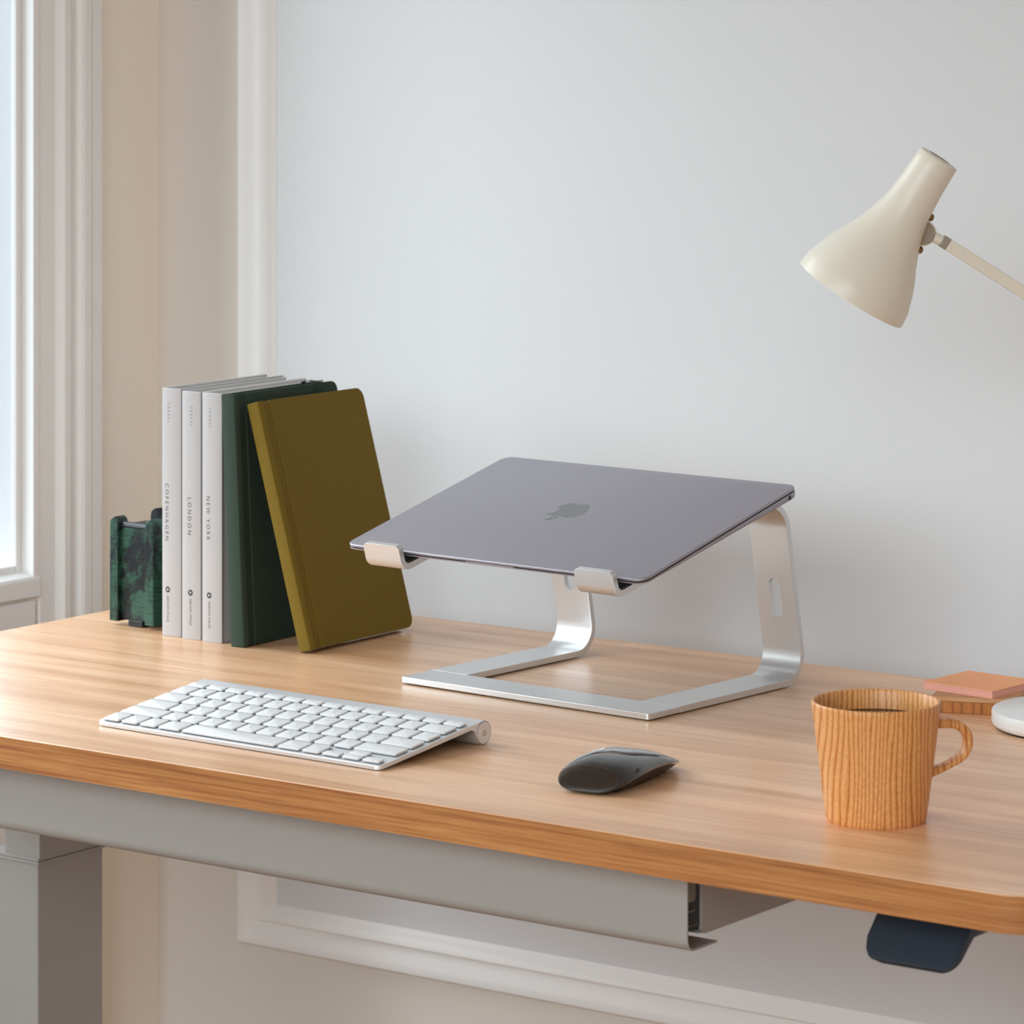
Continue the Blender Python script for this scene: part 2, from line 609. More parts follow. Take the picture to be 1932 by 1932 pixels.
# moulded casing between the first window and the room's corner (profile in y and projection)
prof = [(648, 0), (648, 8), (639, 17), (638, 18), (625.5, 18), (625, 15), (624, 15), (623.5, 18), (614, 18), (611, 16), (608, 10), (600, 9.5),
        (597.5, 14.5), (590, 14.5), (588, 9), (586, 7), (585, 6), (564.6, 6), (564.6, 0)]
structure(Geo().prism(prof, 0, CEIL / MM, lambda a, b, h: (RX0 + b, a, h)).build('trim_1', TRIM, smooth=25))
# panelling below the window, with a groove beside the casing
g = Geo()
g.box(RX0, -760, 0, RX0 + 4.5, 560.5, WZ0 - 24)
structure(g.build('trim_3', TRIM, bevel=(1.5, 2)))

# picture-frame moulding on the back wall
mp = [(0, 0), (0, 6), (1.5, 11), (4, 14), (7, 14.5), (12, 12.5), (18, 9.2), (24, 7), (25.5, 7), (26.2, 10.5), (28.5, 12.2), (31.5, 11), (36, 5), (40.5, 2), (42, 0)]
x0, z0, x1, z1 = -59.0, 740 - 361.5, 1480.0, 2500.0
rings = []
for (cx, cz, sx, sz) in ((x0, z0, 1, 1), (x1, z0, -1, 1), (x1, z1, -1, -1), (x0, z1, 1, -1)):
    rings.append([(cx + sx * w, RY1 - p, cz + sz * w) for w, p in mp])
structure(Geo().loft(rings + [rings[0]], cap=False).build('trim_2', TRIM, smooth=40))
for name, bx in (('baseboard_back', (RX0 + 19, RY1 - 18, 0, RX1, RY1, 140)), ('baseboard_right', (RX1 - 18, RY0, 0, RX1, RY1 - 18, 140)),
                 ('baseboard_front', (RX0, RY0, 0, RX1 - 18, RY0 + 18, 140)), ('baseboard_left', (RX0, 650, 0, RX0 + 18, RY1, 140))):
    structure(Geo().box(*bx).build(name, TRIM, bevel=(4, 2)))

# ------------------------------------------------------------------ standing desk
desk = thing('standing_desk', 'long oak-topped standing desk with white metal frame and drawer', 'desk', (0, 0, -740))
TOP = 740.0
Geo().prism(rrect(0, 0, 1203, 620.8, 30, 10), TOP - 24.5, TOP).build('desktop', OAK, desk, bevel=(1.0, 3), smooth=30)
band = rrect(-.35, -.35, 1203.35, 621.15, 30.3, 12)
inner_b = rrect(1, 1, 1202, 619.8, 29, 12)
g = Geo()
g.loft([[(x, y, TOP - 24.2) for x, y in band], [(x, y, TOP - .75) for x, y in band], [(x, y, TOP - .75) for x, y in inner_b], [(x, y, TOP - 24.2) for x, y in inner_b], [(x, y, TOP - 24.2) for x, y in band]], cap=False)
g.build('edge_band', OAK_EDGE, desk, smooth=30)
# drawer: curved front panel with a turned-back lip, box and runner
drawer = None
path = fillet([(35, TOP - 24.6), (35, TOP - 82), (72, TOP - 82)], [9], 8)
g = Geo().prism(ribbon(path, 1.6), 168, 921.5, lambda a, b, h: (h, a, b))
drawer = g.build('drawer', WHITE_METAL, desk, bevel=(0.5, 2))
g = Geo()
pts = fillet([(-24.6, 54), (-73.5, 54), (-73.5, 330), (-24.6, 330)], [6, 12], 6)
g.prism([(b, a) for a, b in pts], 917, 920.5, lambda a, b, h: (h, a, TOP + b))      # right side
g.prism([(b, a) for a, b in pts], 170, 173.5, lambda a, b, h: (h, a, TOP + b))
g.box(173.5, 56, TOP - 73.5, 917, 330, TOP - 71)
g.box(173.5, 327, TOP - 73.5, 917, 330, TOP - 26)
g.build('drawer_box', WHITE_METAL, drawer, bevel=(0.6, 2))
g = Geo()
g.box(860, 40, TOP - 68.5, 919.5, 53.5, TOP - 24.8)
g.box(880, 38.5, TOP - 69.5, 919, 44, TOP - 62)
g.build('runner', BLACK_PLASTIC, drawer, bevel=(1.5, 2), label='black runner hardware inside the drawer gap')
Geo().box(905, 37.5, TOP - 50, 920.2, 48.5, TOP - 27).build('bracket_plate', DARK_STEEL, drawer, bevel=(2, 2))
g = Geo()
for bx in ((906, 38, TOP - 56, 920.3, 47, TOP - 54.5), (908, 38, TOP - 65.5, 920.3, 50, TOP - 64.3)):
    g.box(*bx)
g.build('clip', material('dull_steel', lin(128, 126, 120), 0.35, 0.9), drawer, bevel=(.4, 1))
# frame rails and legs
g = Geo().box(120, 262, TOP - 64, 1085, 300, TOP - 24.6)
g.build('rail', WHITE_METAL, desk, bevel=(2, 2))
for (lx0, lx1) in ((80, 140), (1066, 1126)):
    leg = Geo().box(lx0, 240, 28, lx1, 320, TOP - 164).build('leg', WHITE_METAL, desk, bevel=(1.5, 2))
    ix0, ix1 = (101, 140.6) if lx0 < 500 else (1066, 1106)
    Geo().box(ix0, 241.5, TOP - 165, ix1, 316, TOP - 24.6).build('inner_column', WHITE_METAL, leg, bevel=(1.2, 2))
    g = Geo().box(lx0 - 1.5, 238.5, TOP - 167, lx1 + 2, 321.5, TOP - 164.8)
    g.box(lx0 + .5, 240, TOP - 164.8, lx1 + .5, 320, TOP - 162)
    g.build('collar', WHITE_METAL, leg, bevel=(.5, 2))
    Geo().prism(rrect(lx0 - 8, 20, lx1 + 8, 600, 20, 6), 4, 28).build('foot', WHITE_METAL, leg, bevel=(3, 2))
# control paddle under the front edge
px0, px1 = 1063, 1132
body = Geo()
side = fillet([(52, -25), (43.5, -35), (22, -60), (26.5, -63.5), (49, -39), (110, -36), (110, -25)], [7, 1.2, 1.2, 10, 3], 6)
rows = []
prof2 = [tuple(p) for p in side]
for s in range(11):                                   # corners of the paddle's lower edge are rounded
    inset = 14 * (1 - sqrt(max(0, 1 - (1 - s / 10.0) ** 2)))
    rows.append((px0 + 14 * s / 10.0, inset))
rows += [(px1 - (a - px0), i) for a, i in reversed(rows)]
rings = []
for (x, inset) in rows:
    ring = []
    for (y, z) in prof2:
        k = max(0.0, inset - max(0.0, (z + 62.0)))
        ring.append((x, y + k * 0.65, TOP + z + k))
    rings.append(ring)
body.loft(rings)
paddle = body.build('control_paddle', NAVY_PLASTIC, desk, smooth=35, label='dark navy height control paddle')
Geo().box(px0 + 6, 47, TOP - 45.5, px1 - 1.5, 150, TOP - 24.6).build('paddle_mount', BLACK_PLASTIC, paddle, bevel=(6, 3))

# ------------------------------------------------------------------ laptop stand
stand = thing('laptop_stand', 'silver aluminium laptop stand with curved arms holding the laptop', 'stand', (438.8, 346.6, 0), (0, 0, radians(-3.342)))
W = 252.0
ARMW = 37.5
TH = 5.0
Geo().prism([(a, b) for a, b in rrect(0, 0, W, 39.4, 3, 5, (1, 1, 0, 0))], 1.0, 6.0).build('base_plate', ALU, stand, bevel=(0.7, 3))
outer = [(39.6, 1.0), (212.0, 1.0), (182.5, 158.6), (-36.3, 103.6), (-40.9, 120.5)]
contour = fillet(outer, [23, 30, 5.5], 14)
for a0 in (0.0, W - ARMW):
    strip = ribbon(contour, TH)
    nc = len(contour)
    rings = []
    ds = [4.0 * (1 - cos(.5 * pi * i / 6)) for i in range(7)]
    for dd in ds + [ARMW - q for q in reversed(ds)]:
        q = min(dd, ARMW - dd, 4.0)
        k = 4.0 - sqrt(max(0.0, 16.0 - (4.0 - q) ** 2))       # the lip's upper corners are rounded
        ring = [(a0 + dd, p[0], p[1]) for p in strip]
        for i in (nc - 1, nc):
            ring[i] = (a0 + dd, strip[i][0] + .2443 * k, strip[i][1] - .9697 * k)
        rings.append(ring)
    arm = Geo().loft(rings).build('arm', ALU, stand, smooth=35)
    # cable slot through the upright, cut with a boolean and baked
    cut = Geo()
    d = Vector((-0.184, 0.983))
    c = Vector((196.8, 70.0))
    slot = []
    for i in range(25):
        t = 2 * pi * i / 24
        if i < 24:
            slot.append((a0 + ARMW / 2 + 5.6 * cos(t), 5.6 * sin(t) + (10.5 if sin(t) >= 0 else -10.5)))
    cut.prism(slot, -14, 14, lambda a, b, h: (a, c.x + d.x * b + d.y * h, c.y + d.y * b - d.x * h))
    cutter = cut.build('slot_cutter', ALU, stand, smooth=0)
    bo = arm.modifiers.new('slot', 'BOOLEAN')
    bo.object = cutter
    bo.solver = 'EXACT'
    bpy.context.view_layer.update()
    dg = bpy.context.evaluated_depsgraph_get()
    me = bpy.data.meshes.new_from_object(arm.evaluated_get(dg))
    arm.modifiers.clear()
    arm.data = me
    bpy.data.objects.remove(cutter)
    me.set_sharp_from_angle(angle=radians(35))
    bv = arm.modifiers.new('edge_rounding', 'BEVEL')
    bv.width = 0.8 * MM
    bv.segments = 2
    bv.limit_method = 'ANGLE'
    bv.angle_limit = radians(50)
    bv.harden_normals = True
    # rubber pads: on the sloping strip, in the hook
    up = Vector((-0.2443, 0.9697))
    al = Vector((0.9697, 0.2443))
    q3 = Vector((-36.3, 103.6))
    for s0, s1, hh in ((6.5, 36, 4.3), (116, 156, 1.4)):
        pa = [q3 + al * s0, q3 + al * s1, q3 + al * s1 + up * hh, q3 + al * s0 + up * hh]
        Geo().prism([tuple(p) for p in pa], a0 + 4, a0 + ARMW - 4, lambda a, b, h: (h, a, b)).build('rubber_pad', RUBBER, arm, smooth=0)
for x, y in ((8, 8), (W - 8 - 22, 8), (8, 150), (W - 8 - 22, 150)):
    Geo().prism(rrect(x, y, x + 22, y + 22, 4, 4), 0, 1.0).build('rubber_foot', RUBBER, stand, smooth=0)

# ------------------------------------------------------------------ laptop
laptop = thing('laptop', 'closed grey laptop resting on the silver stand', 'laptop', (407.0, 314.5, 114.2),
               (radians(14.12), 0, radians(-3.22)))
LW, LD = 302.0, 211.0


def slab(pts, z0, z1, r, n=3, zlow=None):
    """rounded-edge slab: rings inset towards top and bottom"""
    c = Vector((sum(p[0] for p in pts) / len(pts), sum(p[1] for p in pts) / len(pts)))
    geo = Geo()
    rings = []
    for i in range(n + 1):
        t = .5 * pi * i / n
        rings.append((r * (1 - sin(t)), z0 + r * (1 - cos(t))))
    rings = rings + [(r * (1 - cos(.5 * pi * i / n)), z1 - r * (1 - sin(.5 * pi * i / n))) for i in range(n + 1)]

    def inset(p, k):
        x, y = p
        return (x + (k if x < c.x else -k) * min(1, abs(x - c.x) / (abs(x - c.x) + 1e-6)), y + (k if y < c.y else -k))
    geo.loft([[(*inset(p, k), z) for p in pts] for k, z in rings])
    return geo


lid = slab(rrect(0, 0, LW, LD, 9.5, 10), -2.3, 0, 0.8).build('lid', SPACE_GREY, laptop, smooth=40)
g = Geo().prism(rrect(.8, .8, LW - .8, LD - .8, 9, 8), -3.1, -2.2)
g.build('gasket', BLACK_GAP, laptop, smooth=0)
# wedge-shaped base, thin at the front edge, with a rounded underside
pts = rrect(0, 0, LW, LD, 9.5, 10)
g = Geo()


def under(p, k, f):
    x, y = p
    x2 = LW / 2 + (x - LW / 2) * (1 - 2 * k / LW)
    y2 = LD / 2 + (y - LD / 2) * (1 - 2 * k / LD)
    t = 1.5 + 5.0 * (y2 / LD)
    return (x2, y2, -3.0 - t * f)


g.loft([[(x, y, -3.0) for x, y in pts], [under(p, 0.0, .55) for p in pts], [under(p, .7, .82) for p in pts],
        [under(p, 2.2, .97) for p in pts], [under(p, 5, 1.0) for p in pts]])
base = g.build('base', SPACE_GREY, laptop, smooth=45)
g = Geo()
cyl(g, (LW - 1.5, LD - 14, -5.6), (LW + .12, LD - 14, -5.6), 1.9)
g.build('headphone_jack', BLACK_GAP, base, label='black round headphone socket')
g = Geo()
cyl(g, (LW - 1.0, LD - 14, -5.6), (LW + .2, LD - 14, -5.6), 0.55)
g.build('jack_contact', DARK_STEEL, base)
Geo().box(LW / 2 - 24, -0.08, -3.1, LW / 2 + 24, 1.4, -2.25).build('opening_notch', SPACE_GREY, base, smooth=0)

# mark on the lid: apple silhouette and its leaf, upright towards the front edge
APPLE = "M150.37,130.25c-2.45,5.66,-5.35,10.87,-8.71,15.66c-4.58,6.53,-8.33,11.05,-11.22,13.56c-4.48,4.12,-9.28,6.23,-14.42,6.35c-3.69,0,-8.14,-1.05,-13.32,-3.18c-5.197,-2.12,-9.973,-3.17,-14.34,-3.17c-4.58,0,-9.492,1.05,-14.746,3.17c-5.262,2.13,-9.501,3.24,-12.742,3.35c-4.929,0.21,-9.842,-1.96,-14.746,-6.52c-3.13,-2.73,-7.045,-7.41,-11.735,-14.04c-5.032,-7.08,-9.169,-15.29,-12.41,-24.65c-3.471,-10.11,-5.211,-19.9,-5.211,-29.378c0,-10.857,2.346,-20.221,7.045,-28.068c3.693,-6.303,8.606,-11.275,14.755,-14.925c6.149,-3.65,12.793,-5.51,19.948,-5.629c3.915,0,9.049,1.211,15.429,3.591c6.362,2.388,10.447,3.599,12.238,3.599c1.339,0,5.877,-1.416,13.57,-4.239c7.275,-2.618,13.415,-3.702,18.445,-3.275c13.63,1.1,23.87,6.473,30.68,16.153c-12.19,7.386,-18.22,17.731,-18.1,31.002c0.11,10.337,3.86,18.939,11.23,25.769c3.34,3.17,7.07,5.62,11.22,7.36c-0.9,2.61,-1.85,5.11,-2.86,7.51"
LEAF = "M119.11,7.24c0,8.102,-2.96,15.667,-8.86,22.669c-7.12,8.324,-15.732,13.134,-25.071,12.375c-0.119,-0.972,-0.188,-1.995,-0.188,-3.07c0,-7.778,3.386,-16.102,9.399,-22.908c3.002,-3.446,6.82,-6.311,11.45,-8.597c4.62,-2.252,8.99,-3.497,13.1,-3.71c0.12,1.083,0.17,2.166,0.17,3.24"


def outline(path, n=6):
    segs = path[1:].split('c')
    cur = Vector([float(q) for q in segs[0].split(',')])
    pts = []
    for s in segs[1:]:
        v = [float(q) for q in s.split(',')]
        p = [cur] + [cur + Vector((v[i], v[i + 1])) for i in (0, 2, 4)]
        for i in range(n):
            t = i / n
            pts.append(p[0] * (1 - t) ** 3 + p[1] * 3 * t * (1 - t) ** 2 + p[2] * 3 * t * t * (1 - t) + p[3] * t ** 3)
        cur = p[3]
    return pts


def flat_mark(geo, polys, fn, h=0.05):
    """thin filled outlines"""
    for poly in polys:
        bm = bmesh.new()
        vs = [bm.verts.new((p.x, p.y, 0)) for p in poly]
        es = [bm.edges.new((vs[i], vs[(i + 1) % len(vs)])) for i in range(len(vs))]
        bmesh.ops.triangle_fill(bm, use_beauty=True, edges=es)
        bm.verts.index_update()
        geo.add([fn(v.co.x, v.co.y, h) for v in bm.verts], [tuple(v.index for v in f.verts) for f in bm.faces])
        bm.free()
    return geo


marks = [outline(APPLE), outline(LEAF)]
K = 0.243                                             # mm per unit: about 40 mm tall
flat_mark(Geo(), marks, lambda x, y, h: (LW / 2 - 6.5 - (x - 86) * K, LD * .505 + 2.3 + (y - 85) * K, h)).build('logo', GREY_MARK, lid, smooth=0, label='polished apple-shaped mark with a bite')

# ------------------------------------------------------------------ keyboard
kb = thing('keyboard', 'slim silver wireless keyboard with white keys', 'keyboard', (358.4, 72.4, 0), (0, 0, radians(-1.5)))
KW, KY, KR = 280.0, 121.0, 9.0
Z0 = 3.4
ang = math.atan((KR - Z0) / KY) + math.asin(KR / math.hypot(KY, KR - Z0))


def deck(y):
    return Z0 + math.tan(ang) * y


tan_y, tan_z = KY - KR * sin(ang), KR + KR * cos(ang)
prof = [(0, Z0 - 2.9), (0, Z0 - .35), (.4, Z0 + .03)]
prof += [(tan_y * i / 6, deck(tan_y * i / 6)) for i in range(1, 7)]
a_s = pi / 2 + ang
prof += [(KY + KR * cos(a_s - t), KR + KR * sin(a_s - t)) for t in [radians(250) * i / 28 for i in range(1, 29)]]
# concave fillet from the tube up to the plate's underside
prof += [(KY - 9.6, 8.0), (KY - 10.6, 11.0), (KY - 12.4, 12.4), (KY - 15, deck(KY - 15) - 3.2)]
prof += [(KY * .5, deck(KY * .5) - 3.1)]
rings = []
R = 6.0
xs = [R * (1 - cos(.5 * pi * i / 8)) for i in range(9)]
xs += [KW - x for x in reversed(xs)]
for x in xs:
    d = min(x, KW - x)
    inset = R - sqrt(max(0.0, R * R - (R - min(d, R)) ** 2))
    ring = []
    for (y, z) in prof:
        if y < inset:
            ring.append((x, inset, z + math.tan(ang) * (inset - y)))
        else:
            ring.append((x, y, z))
    rings.append(ring)
Geo().loft(rings).build('body', ALU_KB, kb, smooth=35, bevel=(.35, 2, 55))
g = Geo()
u, w = (0, 1, 0), (0, 0, 1)
g.loft([tube_ring((KW - 1, KY, KR), u, w, 8.45, 40), tube_ring((KW + .25, KY, KR), u, w, 8.3, 40), tube_ring((KW + .5, KY, KR), u, w, 8.0, 40)])
cap = g.build('power_button', ALU_KB, kb, smooth=35)
g = Geo()
g.loft([tube_ring((KW + .05, KY, KR), u, w, 8.75, 40), tube_ring((KW + .12, KY, KR), u, w, 8.3, 40)], cap=False)
g.build('cap_seam', POWER_MARK, kb, smooth=0)
g = Geo()                                             # power symbol
for i in range(20):
    t0, t1 = radians(125 + 290 * i / 20), radians(125 + 290 * (i + 1) / 20)
    q = [(KW + .55, KY + r * cos(t), KR + r * sin(t)) for r, t in ((1.5, t0), (2.0, t0), (2.0, t1), (1.5, t1))]
    g.add(q, [(0, 1, 2, 3)])
g.add([(KW + .55, KY - .25, KR + .2), (KW + .55, KY + .25, KR + .2), (KW + .55, KY + .25, KR + 2.4), (KW + .55, KY - .25, KR + 2.4)], [(0, 1, 2, 3)])
g.build('power_symbol', POWER_MARK, cap, smooth=0)
for x in (12, KW - 26):
    Geo().box(x, 4, 0, x + 14, 9, Z0 - 2.4 + .6).build('rubber_foot', RUBBER, kb, smooth=0)

P, KS = 19.0, 15.7
X0 = (KW - (14.5 * P - 3.3)) / 2
keys = []                                             # x, y, width, depth, legend


def row(y, depth, spec):
    x = X0
    for wu, s in spec:
        if s is not None:
            keys.append((x, y, wu * P - (P - KS), depth, s))
        x += wu * P


row(3.4, 16.2, [(1, 'fn'), (1, 'control'), (1, 'option'), (1.25, 'command'), (5, ''), (1.25, 'command'), (1, 'option'), (3, None)])
ax = X0 + 11.5 * P
keys += [(ax, 3.4, KS, 7.4, '<'), (ax + P, 3.4, KS, 7.8, 'v'), (ax + P, 11.5, KS, 8.0, '^'), (ax + 2 * P, 3.4, KS, 7.4, '>')]
row(22.4, KS, [(2.25, 'shift')] + [(1, c) for c in 'ZXCVBNM,./'] + [(2.25, 'shift')])
row(41.2, KS, [(1.75, 'caps lock')] + [(1, c) for c in "ASDFGHJKL;'"] + [(1.75, 'return')])
row(60.0, KS, [(1.5, 'tab')] + [(1, c) for c in "QWERTYUIOP[]\\"])
row(78.8, KS, [(1, c) for c in "`1234567890-="] + [(1.5, 'delete')])
row(97.7, 8.6, [(14.5 / 14, c) for c in ['esc', 'F1', 'F2', 'F3', 'F4', 'F5', 'F6', 'F7', 'F8', 'F9', 'F10', 'F11', 'F12', 'eject']])
key_mesh, legend_mesh = {}, {}
for (x, y, kw, kd, s) in keys:
    mk = (round(kw, 2), round(kd, 2))
    if mk not in key_mesh:
        o = slab(rrect(0, 0, kw, kd, 1.3, 4), 0.45, 2.2, 0.45, 2).build('key', KEY, kb, smooth=45)
        key_mesh[mk] = o.data
    else:
        o = bpy.data.objects.new('key', key_mesh[mk])
        COL.objects.link(o)
        o.parent = kb
    o.location = (x * MM, y * MM, deck(y) * MM)
    o.rotation_euler = (ang, 0, 0)
    if s:
        lk = (s, mk)
        if lk not in legend_mesh:
            g = Geo()
            if len(s) == 1:
                hh = {',': 1.2, '.': .7, '-': .45, '=': 1.2, "'": 1.1, '`': .9}.get(s, 2.7)
                ww = {',': .7, '.': .7, '-': 1.4, "'": .5, '`': .8, '=': 1.8, ';': .7, '/': 1.5, '\\': 1.5, '[': .9, ']': .9, 'I': .4, '1': 1.0,
                      'W': 3.2, 'M': 2.7}.get(s, 2.0)
                if s in '<>^v':
                    hh, ww = 1.3, 1.3
                lettering(g, s, ww, hh, lambda a, b: (kw / 2 - ww / 2 + a, kd / 2 - hh / 2 + b, 2.23))
            else:
                ww = 1.15 * len(s)
                right = x > KW * .6 and kd > 10 or s == 'eject'
                xa = kw - 1.8 - ww if right else 1.6
                if kd < 10:
                    xa = kw / 2 - ww / 2
                lettering(g, s, ww, 1.5, lambda a, b: (xa + a, 1.6 + b + (1.8 if kd < 10 else 0), 2.23))
            lo = g.build('legend', LEGEND, o, smooth=0)
            legend_mesh[lk] = lo.data
        else:
            lo = bpy.data.objects.new('legend', legend_mesh[lk])
            COL.objects.link(lo)
            lo.parent = o

# ------------------------------------------------------------------ mouse
mouse = thing('computer_mouse', 'glossy black low-profile mouse on the desk in front of the stand', 'mouse', (793.1, 142.7, 0), (0, 0, 0.141))
ML, MW = 57.3, 30.2
N = 72


def m_out(t, s=1.0):
    c, q = cos(t), sin(t)
    ex = 2.0 / 3.5
    return (MW * s * math.copysign(abs(c) ** ex, c), ML * s * math.copysign(abs(q) ** ex, q))


def m_edge(y):
    return 2.5 + 9.6 * (1 - min(1, abs(y) / ML) ** 2.8)


def m_top(y):
    return 3.8 + 17.4 * (1 - min(1, abs(y) / ML) ** 2.4)


rings = []
for r in (1.0, .985, .96, .92, .86, .78, .68, .56, .43, .3, .16, .04):
    ring = []
    for i in range(N):
        t = 2 * pi * i / N
        xo, yo = m_out(t)
        x, y = xo * r, yo * r
        ze = m_edge(yo)
        zc = m_top(y)
        ring.append((x, y, ze + (zc - ze) * (1 - r ** 2.6) ** .62))
    rings.append(ring)
low = []
for i in range(N):
    xo, yo = m_out(2 * pi * i / N)
    low.append((xo * .985, yo * .99, m_edge(yo) - .9))
shell = Geo().loft([low] + rings).build('shell', GLOSS_BLACK, mouse, smooth=50)
rings = []
for s, f in ((.975, 0.0), (.95, .12), (.88, .5), (.74, 1.0)):
    ring = []
    for i in range(N):
        xo, yo = m_out(2 * pi * i / N)
        zt = m_edge(yo) - .5
        ring.append((xo * s * (1 - .06 * f), yo * (s + .02), zt + (1.0 - zt) * f if f < 1 else 1.0))
    rings.append(ring)
Geo().loft(rings).build('base', MOUSE_BASE, mouse, smooth=50)
for x in (-17.5, 14):
    Geo().prism(rrect(x, -40, x + 3.5, 40, 1.6, 4), 0, 1.1).build('glide_foot', RUBBER, mouse, smooth=0)

# ------------------------------------------------------------------ books and bookend
def hard_book(name, label, loc, T_, D_, H_, title, t_len, t_top, t_h, rz, tx=None, spine_bow=1.6, group=None):
    b = thing(name, label, 'book', loc, (0, 0, rz), group)
    bd = 2.4
    out = [(0, D_), (0, 8.5), (.5, 7), (.5, 5.5), (0, 4)]
    n = 8
    out += [(T_ * i / n, 2.6 - spine_bow * sin(pi * i / n) ** .7) for i in range(n + 1)]
    out += [(T_, 4), (T_ - .5, 5.5), (T_ - .5, 7), (T_, 8.5), (T_, D_), (T_ - bd, D_), (T_ - bd, 4.6), (bd, 4.6), (bd, D_)]
    Geo().prism(out, 0, H_).build('cover', WHITE_COVER, b, smooth=40, bevel=(.5, 2, 50))
    Geo().box(bd + .05, 4.8, 3, T_ - bd - .05, D_ - 3.5, H_ - 3).build('pages', PAPER, b, smooth=0)
    tx = T_ / 2 if tx is None else tx

    def on_spine(x):
        return 2.6 - spine_bow * sin(pi * min(max(x / T_, 0), 1)) ** .7 - .06

    def put(name_, s, length, height, top, mat, xc, spacing=1.0):
        gg = Geo()
        lettering(gg, s, length, height, lambda a, c_: (xc - height / 2 + c_, on_spine(xc - height / 2 + c_), top - a), spacing)
        return gg.build(name_, mat, b, smooth=0)
    put('title', title, t_len, t_h, t_top, INK, tx, 1.5)
    put('series_name', 'CEREAL', 17.5, 2.5, H_ - 12.5, GREY_INK, tx + 2.0, 1.9)
    g_ = Geo()
    zc = 40.5
    cxm = tx + 1.0
    g_.add([(cxm, on_spine(cxm), zc)] + [(cxm + 2.6 * cos(2 * pi * i / 28), on_spine(cxm + 2.6 * cos(2 * pi * i / 28)), zc + 2.6 * sin(2 * pi * i / 28)) for i in range(28)],
           [(0, 1 + i, 1 + (i + 1) % 28) for i in range(28)])
    em = g_.build('emblem', INK, b, smooth=0, label='round black publisher emblem')
    g_ = Geo()
    lettering(g_, 'A', 2.6, 2.7, lambda a, c_: (cxm - 1.3 + c_, on_spine(cxm - 1.3 + c_) - .06, zc + 1.3 - a))
    g_.build('emblem_letter', WHITE_INK, em, smooth=0)
    put('publisher_name', 'ABRAMS IMAGE', 23.0, 2.3, zc - 5.2, INK, tx + 1.2, 1.15)
    return b


BK = radians(2.1)
BG = 'white city guides'
hard_book('white_book', 'white hardback with COPENHAGEN on its spine, beside the bookend', (128.7, 406.1, 0), 21.0, 148.5, 215.2, 'COPENHAGEN', 49.5, 132.5, 4.1, BK, 6.4, group=BG)
hard_book('white_book', 'white hardback with LONDON on its spine, middle of the three', (153.2, 404.2, 0), 20.6, 148.0, 214.2, 'LONDON', 32.0, 122.5, 4.1, BK, 9.5, group=BG)
hard_book('white_book', 'white hardback with NEW YORK on its spine, beside the dark green notebook', (177.6, 402.6, 0), 21.5, 148.0, 214.5, 'NEW YORK', 38.0, 125.5, 4.1, BK, 7.8, group=BG)


def notebook(name, label, loc, rot, T_, D_, H_, mat, rc=9.0, spine=8.0, groove=8.0):
    b = thing(name, label, 'notebook', loc, rot)
    bd = 1.9
    g_ = Geo()
    board = [(y, z) for y, z in rrect(spine + groove, 0, D_, H_, rc, 8, (0, 1, 1, 0))]
    for xa, xb in ((0, bd), (T_ - bd, T_)):
        g_.prism(board, xa, xb, lambda a, c_, h: (h, a, c_))
    for xa, xb in ((1.0, bd), (T_ - bd, T_ - 1.0)):
        g_.box(xa, spine - .3, .3, xb, spine + groove + .3, H_ - .3)
    out = [(0, spine), (0, 2.0), (.9, .6), (2.4, 0), (T_ - 2.4, 0), (T_ - .9, .6), (T_, 2.0), (T_, spine), (T_ - bd, spine), (T_ - bd, 2.2), (bd, 2.2), (bd, spine)]
    g_.prism(out, 0, H_)
    g_.build('cover', mat, b, smooth=35, bevel=(.55, 2, 50))
    Geo().prism([(y, z) for y, z in rrect(2.4, 4.5, D_ - 4, H_ - 4.5, rc, 8, (0, 1, 1, 0))], bd + .03, T_ - bd - .03, lambda a, c_, h: (h, a, c_)).build('pages', CREAM_PAPER, b, smooth=0)
    return b


gn = notebook('notebook', 'dark green clothbound notebook with elastic band, leaning on the white books', (214.2, 399.0, 0), (0, radians(-2.9), BK), 15.2, 147.5, 215.0, GREEN_COVER)
g = Geo()
yb = 117.0
g.box(-.35, yb - 3, -.4, 0, yb + 3, 215.4)
g.box(15.2, yb - 3, -.0, 15.55, yb + 3, 215.4)
g.prism(ribbon([Vector(p) for p in ((15.55, 214.2), (14.0, 216.6), (7.6, 217.6), (1.2, 216.6), (-.35, 214.2))], .4), yb - 3, yb + 3, lambda a, b_, h: (a, h, b_))
g.build('elastic_band', ELASTIC, gn, smooth=0)
notebook('notebook', 'olive green notebook leaning at a slant on the dark green notebook', (281.3, 409.3, 0.2), (0, radians(-15.6), radians(1.0)), 13.5, 146.5, 214.0, OLIVE_COVER)

be = thing('bookend', 'short blackened green cast iron bookend left of the white books', 'bookend', (52.5, 424, 0), (0, 0, radians(-4)))
g = Geo()
g.prism([(9, 4.5), (48, 4.5), (48, 58), (9, 58)], 5, 89)
g.build('block', PATINA, be, bevel=(2, 3))
for (xa, xb, ya, yb, h) in ((0, 11.5, 0, 14, 96), (45, 57, -1, 14, 97), (0, 11.5, 50, 64, 98), (45, 57, 50, 64, 98)):
    pr_ = [(xa + .5, 3.6), (xb - .5, 3.6)] + [(xb - 1, h - 7), (xb - 2, h - 3), (xb - 5, h - .6), ((xa + xb) / 2, h), (xa + 5, h - .6), (xa + 2, h - 3), (xa + 1, h - 7)]
    Geo().prism(pr_, ya, yb, lambda a, b_, h_: (a, h_, b_)).build('post', PATINA, be, bevel=(2.2, 3), smooth=40)
g = Geo()
cyl(g, (10, 8.2, 87.5), (47, 8.2, 87.5), 3.8)
g.build('crossbar', BLACK_IRON, be)
Geo().box(20, 4, 0, 38, 54, 6).build('foot', BLACK_IRON, be, bevel=(1, 2))

